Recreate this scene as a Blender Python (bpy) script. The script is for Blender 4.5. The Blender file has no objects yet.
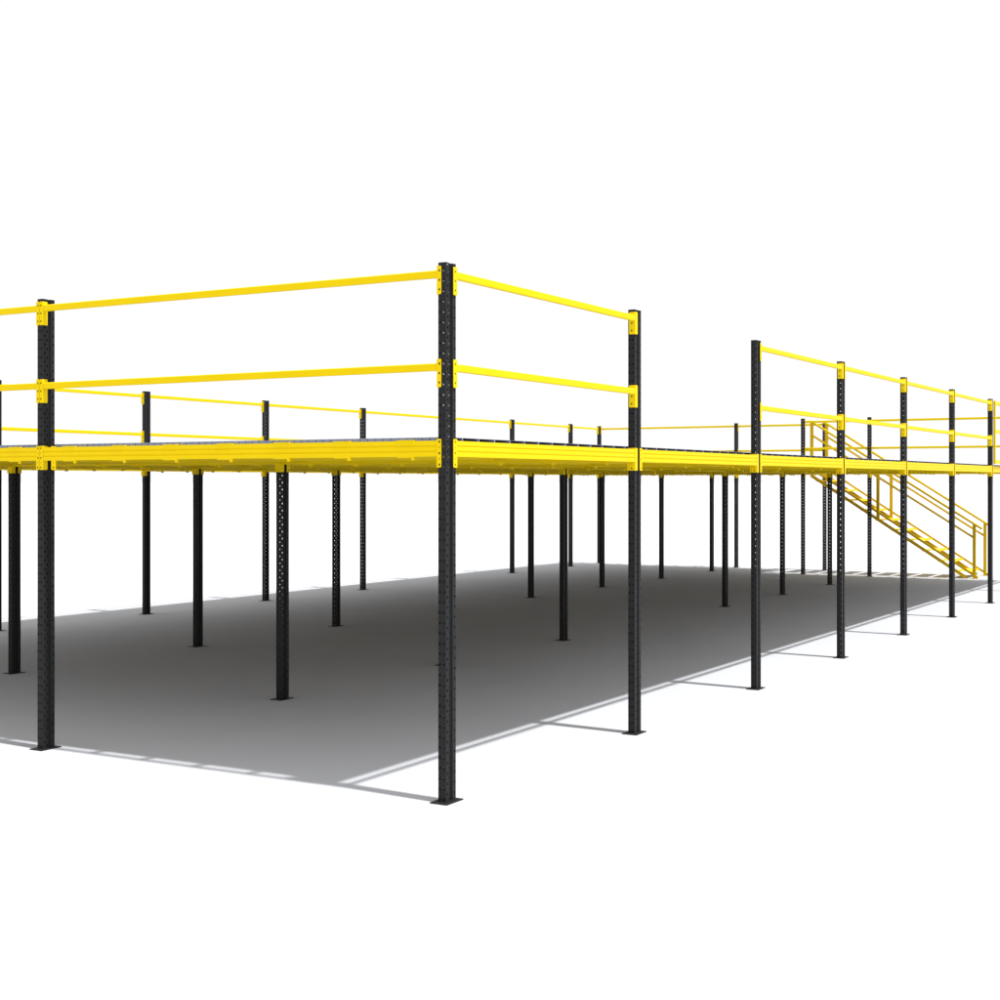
import bpy, bmesh, math
from mathutils import Vector

S = bpy.context.scene
COL = S.collection

# ------------------------------------------------------------------ materials
def mat(name, base, rough, spec=0.3, metal=0.0, var=0.06, scale=9.0, bump=0.0, fine=None):
    m = bpy.data.materials.new(name)
    m.use_nodes = True
    nt = m.node_tree
    b = nt.nodes['Principled BSDF']
    tc = nt.nodes.new('ShaderNodeTexCoord')
    n = nt.nodes.new('ShaderNodeTexNoise')
    n.inputs['Scale'].default_value = scale
    n.inputs['Detail'].default_value = 5
    nt.links.new(tc.outputs['Object'], n.inputs['Vector'])
    r = nt.nodes.new('ShaderNodeValToRGB')
    r.color_ramp.elements[0].position = 0.3
    r.color_ramp.elements[1].position = 0.7
    r.color_ramp.elements[0].color = tuple(c * (1 - var) for c in base) + (1,)
    r.color_ramp.elements[1].color = tuple(min(1, c * (1 + var)) for c in base) + (1,)
    nt.links.new(n.outputs['Fac'], r.inputs['Fac'])
    nt.links.new(r.outputs['Color'], b.inputs['Base Color'])
    b.inputs['Roughness'].default_value = rough
    b.inputs['Metallic'].default_value = metal
    b.inputs['Specular IOR Level'].default_value = spec
    if bump:
        n2 = nt.nodes.new('ShaderNodeTexNoise')
        n2.inputs['Scale'].default_value = fine or 300
        nt.links.new(tc.outputs['Object'], n2.inputs['Vector'])
        bp = nt.nodes.new('ShaderNodeBump')
        bp.inputs['Strength'].default_value = bump
        bp.inputs['Distance'].default_value = 0.002
        nt.links.new(n2.outputs['Fac'], bp.inputs['Height'])
        nt.links.new(bp.outputs['Normal'], b.inputs['Normal'])
    return m

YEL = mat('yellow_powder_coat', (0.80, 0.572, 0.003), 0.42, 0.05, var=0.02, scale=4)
YEL_SHADE = mat('yellow_shade_tone', (0.60, 0.40, 0.003), 0.45, 0.05, var=0.03, scale=4)  # same yellow darkened: shade on the stairs, except treads, put into the colour
BLK = mat('black_powder_coat', (0.0165, 0.0165, 0.017), 0.5, 0.13, var=0.10, scale=6)
GALV = mat('galvanised_steel', (0.25, 0.29, 0.43), 0.5, 0.3, var=0.10, scale=30)
FLOOR = mat('pale_concrete', (0.50, 0.508, 0.53), 0.9, 0.0, var=0.015, scale=0.8, bump=0.12, fine=120)

# ------------------------------------------------------------------ helpers
def tag(o, label=None, cat=None, group=None, kind=None):
    for k, v in (('label', label), ('category', cat), ('group', group), ('kind', kind)):
        if v:
            o[k] = v
    return o

def empty(name, loc, label, cat, group=None):
    o = bpy.data.objects.new(name, None)
    o.location = loc
    o.empty_display_size = 0.3
    COL.objects.link(o)
    return tag(o, label, cat, group)

def put(name, me, parent=None, loc=(0, 0, 0)):
    o = bpy.data.objects.new(name, me)
    o.location = loc
    COL.objects.link(o)
    if parent:
        o.parent = parent
    return o

def to_mesh(bm, name, material, normals=True):
    if normals:
        bmesh.ops.recalc_face_normals(bm, faces=bm.faces)
    me = bpy.data.meshes.new(name)
    bm.to_mesh(me)
    bm.free()
    me.materials.append(material)
    return me

def box(bm, x0, x1, y0, y1, z0, z1, bev=0.0):
    vs = [bm.verts.new((x, y, z)) for x in (x0, x1) for y in (y0, y1) for z in (z0, z1)]
    fs = [(0, 1, 3, 2), (4, 6, 7, 5), (0, 4, 5, 1), (2, 3, 7, 6), (0, 2, 6, 4), (1, 5, 7, 3)]
    faces = [bm.faces.new([vs[i] for i in f]) for f in fs]
    if bev:
        edges = list({e for f in faces for e in f.edges})
        bmesh.ops.bevel(bm, geom=edges, offset=bev, segments=2, affect='EDGES', profile=0.5)

def bar(bm, p, q, w, h):
    """rectangular bar from p to q, w across, h in the vertical-ish direction"""
    p, q = Vector(p), Vector(q)
    d = (q - p).normalized()
    up = Vector((0, 0, 1)) if abs(d.z) < 0.95 else Vector((1, 0, 0))
    s = d.cross(up).normalized()
    u = s.cross(d).normalized()
    rings = []
    for c in (p, q):
        rings.append([bm.verts.new(c + s * (a * w / 2) + u * (b * h / 2)) for a, b in ((-1, -1), (1, -1), (1, 1), (-1, 1))])
    for i in range(4):
        j = (i + 1) % 4
        bm.faces.new((rings[0][i], rings[0][j], rings[1][j], rings[1][i]))
    bm.faces.new(rings[0][::-1])
    bm.faces.new(rings[1])

def tube(bm, pts, r, n=10):
    """round tube along a polyline"""
    pts = [Vector(p) for p in pts]
    rings = []
    for i, p in enumerate(pts):
        a = pts[max(i - 1, 0)]
        b = pts[min(i + 1, len(pts) - 1)]
        d = (b - a).normalized()
        ref = Vector((1, 0, 0)) if abs(d.x) < 0.9 else Vector((0, 0, 1))
        s = d.cross(ref).normalized()
        u = s.cross(d).normalized()
        rings.append([bm.verts.new(p + s * r * math.cos(k * 2 * math.pi / n) + u * r * math.sin(k * 2 * math.pi / n)) for k in range(n)])
    for a, b in zip(rings, rings[1:]):
        for k in range(n):
            j = (k + 1) % n
            bm.faces.new((a[k], a[j], b[j], b[k]))
    bm.faces.new(rings[0][::-1])
    bm.faces.new(rings[-1])

def cell(bm, P, u0, u1, v0, v1, hole=None):
    """one rectangle of sheet; hole = (cu, cv, ru, rv) punches an octagon. P maps (u, v) to 3D"""
    c = [(u0, v0), (u1, v0), (u1, v1), (u0, v1)]
    cv = [bm.verts.new(P(*k)) for k in c]
    if not hole:
        bm.faces.new(cv)
        return
    hu, hv, ru, rv = hole
    o = []
    for k in range(8):
        t = math.radians(-112.5 + 45 * k)
        o.append(bm.verts.new(P(hu + ru * math.cos(t), hv + rv * math.sin(t))))
    for s in range(4):
        bm.faces.new((cv[s], cv[(s + 1) % 4], o[(2 * s + 1) % 8], o[2 * s]))
        bm.faces.new((cv[(s + 1) % 4], o[(2 * s + 2) % 8], o[(2 * s + 1) % 8]))

def thicken(bm, t):
    bmesh.ops.remove_doubles(bm, verts=bm.verts, dist=1e-5)
    bmesh.ops.recalc_face_normals(bm, faces=bm.faces)
    bmesh.ops.solidify(bm, geom=bm.faces[:], thickness=t)

# ------------------------------------------------------------------ measured layout (metres)
SA, SB = 4.122, 3.2562            # bay length along y and along x
XEND, YSTAIR = 27.842, 5.802      # walkway edge, stair opening edge
HP = 3.9                          # guard-rail post height
ZB = 2.62                         # beam top
PX = [SB * k for k in range(9)]
PY = [SA * k for k in range(4)]
PITCH = 0.075

# ------------------------------------------------------------------ upright (perforated open section)
def upright_mesh(height):
    bm = bmesh.new()
    sec = [(-.065, .0), (-.065, .029), (-.058, .035), (-.023, .035), (-.017, .024), (.017, .024), (.0225, .0385), (.065, .0385), (.065, 0)]
    holes = {0: (.60, .25, .0072), 2: (.47, .75, .008), 4: (.31, .25, .0095), 6: (.62, .75, .0085), 7: (.44, .25, .0072)}
    n = int(height / PITCH)
    zs = [k * PITCH for k in range(n + 1)]
    if height - zs[-1] > 0.004:
        zs.append(height)
    for sgn in (1, -1):
        for i in range(len(sec) - 1):
            (xa, ya), (xb, yb) = sec[i], sec[i + 1]
            ln = math.hypot(xb - xa, yb - ya)
            def P(u, v, xa=xa, ya=ya, xb=xb, yb=yb):
                return (xa + (xb - xa) * u, sgn * (ya + (yb - ya) * u), v)
            for za, zb in zip(zs, zs[1:]):
                h = None
                if i in holes and zb - za > PITCH - 1e-4:
                    hu, hv, hr = holes[i]
                    h = (hu, za + PITCH * hv, hr / ln, 0.0100)
                cell(bm, P, 0, 1, za, zb, h)
    thicken(bm, 0.0024)
    return to_mesh(bm, 'upright', BLK)

def base_mesh():
    bm = bmesh.new()
    box(bm, -.115, .115, -.074, .074, 0.0, .008, .0015)
    return to_mesh(bm, 'base_plate', BLK)

# ------------------------------------------------------------------ end plates (L brackets hooked on the uprights)
def plate_mesh(kind, heavy, flip=False):
    """kind: x_start, x_end, y_start, y_end ; origin at upright axis, z = 0 at the top of the beam / rail"""
    bm = bmesh.new()
    z1, z0 = (.012, -.195) if heavy else (.03, -.175)
    n = 5 if heavy else 3
    zs = [z0 + (z1 - z0) * k / n for k in range(n + 1)]
    def sheet(p0, p1, hu, big=True, punched=True):
        ln = math.hypot(p1[0] - p0[0], p1[1] - p0[1])
        def P(u, v):
            return (p0[0] + (p1[0] - p0[0]) * u, p0[1] + (p1[1] - p0[1]) * u, v)
        for k in range(n):
            r = .0078 if (not heavy or k % 2 == 0) else .0045
            cell(bm, P, 0, 1, zs[k], zs[k + 1], (hu, (zs[k] + zs[k + 1]) / 2, r / ln, r * 1.25) if punched else None)
    if kind[0] == 'y':
        g = -1 if kind == 'y_end' else 1
        m, w = (-1, .045) if flip else (1, .040)
        ends = [(-.071 * m, .002 * g), (-.016 * m, w * g)]
        sheet((-.071 * m, .002 * g), (-.071 * m, w * g), .42)
        sheet((-.071 * m, w * g), (-.016 * m, w * g), .5, punched=False)
    else:
        m = -1 if flip else 1
        ends = [(-.076, .018 * m), (-.024, -.045 * m)] if kind == 'x_end' else [(.071, .018 * m), (.018, -.048 * m)]
        if kind == 'x_end':
            sheet((-.076, .018 * m), (-.076, -.045 * m), .42)
            sheet((-.076, -.045 * m), (-.024, -.045 * m), .5, punched=False)
        else:
            sheet((.071, .018 * m), (.071, -.048 * m), .5)
            sheet((.071, -.048 * m), (.018, -.048 * m), .5)
    thicken(bm, 0.003)
    corners = [e for e in bm.edges if e.calc_length() < .0045
               and abs(e.verts[0].co.z - e.verts[1].co.z) < 1e-4
               and min(abs(e.verts[0].co.z - z0), abs(e.verts[0].co.z - z1)) < 1e-4
               and any(math.hypot(e.verts[0].co.x - fx, e.verts[0].co.y - fy) < .0045 for fx, fy in ends)]
    if corners:
        bmesh.ops.bevel(bm, geom=corners, offset=.009, segments=3, affect='EDGES', profile=.5, clamp_overlap=True)
    return to_mesh(bm, 'end_plate', YEL)

PLATE = {(k, h, f): plate_mesh(k, h, f) for k in ('x_start', 'x_end', 'y_start', 'y_end') for h in (True, False) for f in (True, False)}

# ------------------------------------------------------------------ beams and rails
def ribbed(y0, y1):
    """closed profile with three rolled ridges on each flank: list of (across, z)"""
    h = .115
    g = .006
    half = [(0, 0), (0, -.032), (g, -.036), (g, -.041), (0, -.045), (0, -.072), (g, -.076), (g, -.081), (0, -.085), (0, -h)]
    left = [(y0 + a, z) for a, z in half]
    right = [(y1 - a, z) for a, z in half][::-1]
    return left + right

def extrude(prof, axis, l0, l1, name, material=YEL):
    bm = bmesh.new()
    rings = []
    for l in (l0, l1):
        rings.append([bm.verts.new((l, a, z) if axis == 'x' else (a, l, z)) for a, z in prof])
    n = len(prof)
    for i in range(n):
        j = (i + 1) % n
        bm.faces.new((rings[0][i], rings[0][j], rings[1][j], rings[1][i]))
    bm.faces.new(rings[0])
    bm.faces.new(rings[1][::-1])
    return to_mesh(bm, name, material)

_cache = {}
def member(axis, length, heavy, flip):
    key = (axis, round(length, 3), heavy, flip)
    if key not in _cache:
        if axis == 'x':
            l0, l1 = .0735, length - .0785
            a0, a1 = (-.044, -.010)
        else:
            l0, l1 = (.0475, length - .0475) if flip else (.0425, length - .0425)
            a0, a1 = (-.068, -.034)
        if heavy:
            prof = ribbed(a0, a1)
        else:
            a1 = a0 + .038
            b = .005
            prof = [(a0 + b, 0), (a0, -b), (a0, -.055 + b), (a0 + b, -.055), (a1 - b, -.055), (a1, -.055 + b), (a1, -b), (a1 - b, 0)]
        if flip:
            prof = [(-a, z) for a, z in prof]
        _cache[key] = extrude(prof, axis, l0, l1, 'beam' if heavy else 'guard_rail')
    return _cache[key]

root = empty('mezzanine_platform', (0, 0, 0),
             'large yellow and black steel mezzanine platform on perforated posts with two-bar yellow railings', 'mezzanine')

def span(name, axis, x, y, length, ztop, heavy):
    # members of the far rows hang on the outer side of their posts
    flip = (y > PY[3] - .01) if axis == 'x' else (x > PX[8] - .01)
    o = put(name, member(axis, length, heavy, flip), root, (x, y, ztop))
    put('end_plate', PLATE[(axis + '_start', heavy, flip)], o)
    put('end_plate', PLATE[(axis + '_end', heavy, flip)], o, (length, 0, 0) if axis == 'x' else (0, length, 0))
    return o

# posts
TALL = upright_mesh(HP)
SHORT = upright_mesh(2.615)
BASE = base_mesh()
posts = []
for i, y in enumerate(PY):
    for k, x in enumerate(PX):
        if (i, k) == (1, 4):
            continue                       # one wide crossing without a post
        edge = i in (0, 3) or k == 0 or (k == 8 and i < 2)
        posts.append((x, y, edge))
posts += [(PX[8], YSTAIR, True), (XEND, YSTAIR, True), (XEND, PY[2], True), (XEND, PY[3], True)]
for x, y, tall in posts:
    p = put('post', TALL if tall else SHORT, root, (x, y, 0.0075))
    put('base_plate', BASE, p, (0, 0, -0.0075))

# main beams
for k, x in enumerate(PX):
    for i in range(3):
        if k == 8 and i == 1:
            span('beam', 'y', x, PY[1], YSTAIR - PY[1], ZB, True)
            span('beam', 'y', x, YSTAIR, PY[2] - YSTAIR, ZB, True)
        elif (k, i) == (4, 0):
            span('beam', 'y', x, PY[0], 2 * SA, ZB, True)
        elif (k, i) != (4, 1):
            span('beam', 'y', x, PY[i], SA, ZB, True)
span('beam', 'y', XEND, YSTAIR, PY[2] - YSTAIR, ZB, True)
span('beam', 'y', XEND, PY[2], SA, ZB, True)
for i, y in enumerate(PY):
    for k in range(8):
        dx = .103 if (i, k) == (1, 4) else 0
        span('beam', 'x', PX[k] - dx, y, SB + dx, ZB, True)
for y in (YSTAIR, PY[2], PY[3]):
    span('beam', 'x', PX[8], y, XEND - PX[8], ZB, True)

# guard rails, two bars a bay
ZR = (3.853, 3.180)
rails = []
for i in range(3):
    rails.append(('y', PX[0], PY[i], SA))
for k in range(8):
    rails.append(('x', PX[k], PY[3], SB))
    if k not in (1, 6):
        rails.append(('x', PX[k], PY[0], SB))
rails += [('y', PX[8], PY[0], SA), ('y', PX[8], PY[1], YSTAIR - PY[1]),
          ('y', XEND, YSTAIR, PY[2] - YSTAIR), ('y', XEND, PY[2], SA), ('x', PX[8], PY[3], XEND - PX[8])]
for ax, x, y, ln in rails:
    for z in ZR:
        span('guard_rail', ax, x, y, ln, z, False)

# joists: along x between the cross beams, hung on them with a clip plate
def joist_bm(bm, length, dx=0, dy=0):
    x0, x1 = -.0185, length - .0695
    # open C section
    prof = [(-.02, 0), (.02, 0), (.02, -.012), (.017, -.012), (.017, -.003), (-.017, -.003), (-.017, -.092), (.017, -.092), (.017, -.083), (.02, -.083), (.02, -.095), (-.02, -.095)]
    rings = [[bm.verts.new((dx + l, dy + a, z - .0015)) for a, z in prof] for l in (x0, x1)]
    n = len(prof)
    for i in range(n):
        j = (i + 1) % n
        bm.faces.new((rings[0][i], rings[0][j], rings[1][j], rings[1][i]))
    bm.faces.new(rings[0]); bm.faces.new(rings[1][::-1])
    for xa, xb, s in ((-.070, -.0455, 1), (length - .0425, length - .018, -1)):
        box(bm, dx + xa, dx + xb, dy - .075, dy + .075, .0005, .007)           # clip plate over the beam top
        box(bm, dx + xa, dx + xb, dy - .073, dy - .057, -.142, -.1155)         # lug under the beam
        box(bm, dx + xa, dx + xb, dy - .057, dy + .070, -.1225, -.1155)

spots = []
for k in range(8):
    for i in range(3):
        for j in range(7):
            spots.append((PX[k], PY[i] + .316 + .575 * j, SB))
for j in range(11):
    y = YSTAIR + .30 + .575 * j
    if abs(y - PY[2]) > .14 and y < PY[3] - .15:
        spots.append((PX[8], y, XEND - PX[8]))
CAM = Vector((-8.756, -5.506, 2.322))
spots.sort(key=lambda s: (s[0] + s[2] / 2 - CAM.x) ** 2 + (s[1] - CAM.y) ** 2)
bm = bmesh.new(); joist_bm(bm, SB); JO = to_mesh(bm, 'joist', YEL)
near = [s for s in spots if abs(s[2] - SB) < 1e-6][:100]
for x, y, ln in near:
    put('joist', JO, root, (x, y, ZB))
bm = bmesh.new()
for s in spots:
    if s not in near:
        joist_bm(bm, s[2], s[0], s[1])
far = put('joists', to_mesh(bm, 'joists', YEL), root, (0, 0, ZB))
tag(far, kind='stuff')

# floor: pressed steel planks lying along y, one floor panel for every bay
PW = .239
X0P = .068
def plank(bm, x0, y0, y1, toothed=False):
    w = PW - .0004
    zt, zb, t = .029, .0025, .005
    box(bm, x0, x0 + w, y0, y1, zt - .002, zt)
    box(bm, x0, x0 + w, y0, y1, zb - .0015, zb)
    for xa in (x0, x0 + w - t):
        if toothed and xa == x0:
            y = y0
            while y < y1:
                e = min(y + .062, y1)
                box(bm, xa, xa + t, y, e, zb, zt - .002)
                y += .070
            box(bm, xa + t, xa + t + .002, y0, y1, zb, zt - .002)
        else:
            box(bm, xa, xa + t, y0, y1, zb, zt - .002)
def floor_panel(i0, i1, y0, y1, toothed):
    bm = bmesh.new()
    for i in range(i0, i1):
        plank(bm, X0P + PW * i, y0, y1, toothed and i == 0)
    put('floor_panel', to_mesh(bm, 'floor_panel', GALV), root, (0, 0, ZB))
def plank_index(x):
    return int(round((x - X0P) / PW))
LAST = int((PX[8] - .055 - X0P) / PW)
cuts = [0] + [plank_index(PX[k]) for k in range(1, 8)] + [LAST]
EDGE = .052
for k in range(8):
    for i in range(3):
        floor_panel(cuts[k], cuts[k + 1], PY[i] + (EDGE if i == 0 else .0003), PY[i + 1] - (EDGE if i == 2 else .0003), k == 0)
# walkway beside the stairs
LEND = int((XEND - .055 - X0P) / PW)
for y0, y1 in ((YSTAIR + EDGE, PY[2] - .0003), (PY[2] + .0003, PY[3] - EDGE)):
    floor_panel(LAST, LEND, y0, y1, False)

# ------------------------------------------------------------------ gate in the seventh bay of the long side
gx0, gx1 = PX[6] + .050, PX[7] - .09
gate = empty('safety_gate', (gx0, -.070, 2.66), 'yellow three-bar gate closing the last platform bay at the right edge of the picture', 'gate')
def gpart(name, b):
    bm = bmesh.new()
    box(bm, *b, bev=.004)
    put(name, to_mesh(bm, name, YEL), gate)
L = gx1 - gx0
gpart('stile', (0, .030, -.02, .02, 0, 1.215))
gpart('stile', (L - .045, L, -.02, .02, 0, 1.215))
for z in (1.135, .595, .012):
    gpart('bar', (.0305, L - .0455, -.018, .018, z, z + .07))

# ------------------------------------------------------------------ staircase down along -y outside the far edge
xs0, xs1 = 26.45, 27.70
stair = empty('metal_staircase', (xs0, 1.7, 0), 'open yellow steel staircase with handrails descending beside the far end of the platform', 'staircase')
ox, oy = xs0, 1.7
def sput(name, bm, material=YEL_SHADE):
    return put(name, to_mesh(bm, name, material), stair)
def R(x, y, z):
    return (x - ox, y - oy, z)
RISE, GO = .244, .3785
slope = RISE / GO
def nose(y):
    return .175 + slope * (y - 1.845)
for x in (xs0, xs1):
    bm = bmesh.new()
    ya = 1.845 - (.175 - .035) / slope
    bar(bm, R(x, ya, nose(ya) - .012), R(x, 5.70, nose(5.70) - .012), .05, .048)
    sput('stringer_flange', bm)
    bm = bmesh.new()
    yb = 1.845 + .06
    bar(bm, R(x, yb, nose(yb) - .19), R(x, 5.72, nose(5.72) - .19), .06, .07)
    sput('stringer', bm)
for n in range(10):
    y0 = 1.845 + GO * n
    z = .175 + RISE * n
    bm = bmesh.new()
    box(bm, xs0 + .027 - ox, xs1 - .027 - ox, y0 - oy, y0 + .345 - oy, z - .008, z)
    box(bm, xs0 + .027 - ox, xs1 - .027 - ox, y0 - oy, y0 + .006 - oy, z - .045, z - .008)
    box(bm, xs0 + .027 - ox, xs1 - .027 - ox, y0 + .339 - oy, y0 + .345 - oy, z - .045, z - .008)
    sput('tread', bm, YEL)
def hand(y, off):
    return 1.31 + .634 * (y - 1.71) + off
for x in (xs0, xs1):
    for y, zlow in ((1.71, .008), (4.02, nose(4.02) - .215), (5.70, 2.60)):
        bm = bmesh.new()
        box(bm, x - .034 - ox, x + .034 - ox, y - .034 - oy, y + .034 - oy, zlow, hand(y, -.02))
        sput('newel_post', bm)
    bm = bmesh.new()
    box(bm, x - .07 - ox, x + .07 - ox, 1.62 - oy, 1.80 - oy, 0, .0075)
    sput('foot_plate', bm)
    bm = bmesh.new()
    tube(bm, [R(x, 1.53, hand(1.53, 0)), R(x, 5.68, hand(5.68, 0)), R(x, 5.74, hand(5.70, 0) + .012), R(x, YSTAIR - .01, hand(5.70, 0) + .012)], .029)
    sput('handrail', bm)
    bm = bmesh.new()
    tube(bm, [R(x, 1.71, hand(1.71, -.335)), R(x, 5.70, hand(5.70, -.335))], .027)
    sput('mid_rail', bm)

# ------------------------------------------------------------------ ground
bm = bmesh.new()
g = 3000
vs = [bm.verts.new(p) for p in ((-g, -g, 0), (g, -g, 0), (g, g, 0), (-g, g, 0))]
bm.faces.new(vs)
tag(put('ground', to_mesh(bm, 'ground', FLOOR, False), None, (0, 0, -.0005)), kind='structure')

# ------------------------------------------------------------------ light: plain white studio sky and one sun
w = bpy.data.worlds.new('World')
S.world = w
w.use_nodes = True
bg = w.node_tree.nodes['Background']
bg.inputs['Color'].default_value = (1, 1, 1, 1)
bg.inputs['Strength'].default_value = 1.02
sd = bpy.data.lights.new('sun', 'SUN')
sd.energy = 5.0
sd.angle = math.radians(1.9)
so = bpy.data.objects.new('sun', sd)
so.rotation_euler = Vector((.03, .385, -1)).to_track_quat('-Z', 'Y').to_euler()
so.location = (0, -10, 30)
COL.objects.link(so)

# ------------------------------------------------------------------ camera
cd = bpy.data.cameras.new('camera')
cd.sensor_width = 36
cd.lens = 36 * 1.42332
cd.shift_y = -.01825
cd.clip_end = 9000
co = bpy.data.objects.new('camera', cd)
co.location = CAM
co.rotation_euler = (math.pi / 2, 0, math.radians(30.014 - 90))
COL.objects.link(co)
S.camera = co

S.render.engine = 'CYCLES'
S.view_settings.view_transform = 'Standard'
S.view_settings.look = 'None'
S.view_settings.exposure = 0
S.view_settings.gamma = 1
S.view_settings.use_curve_mapping = False
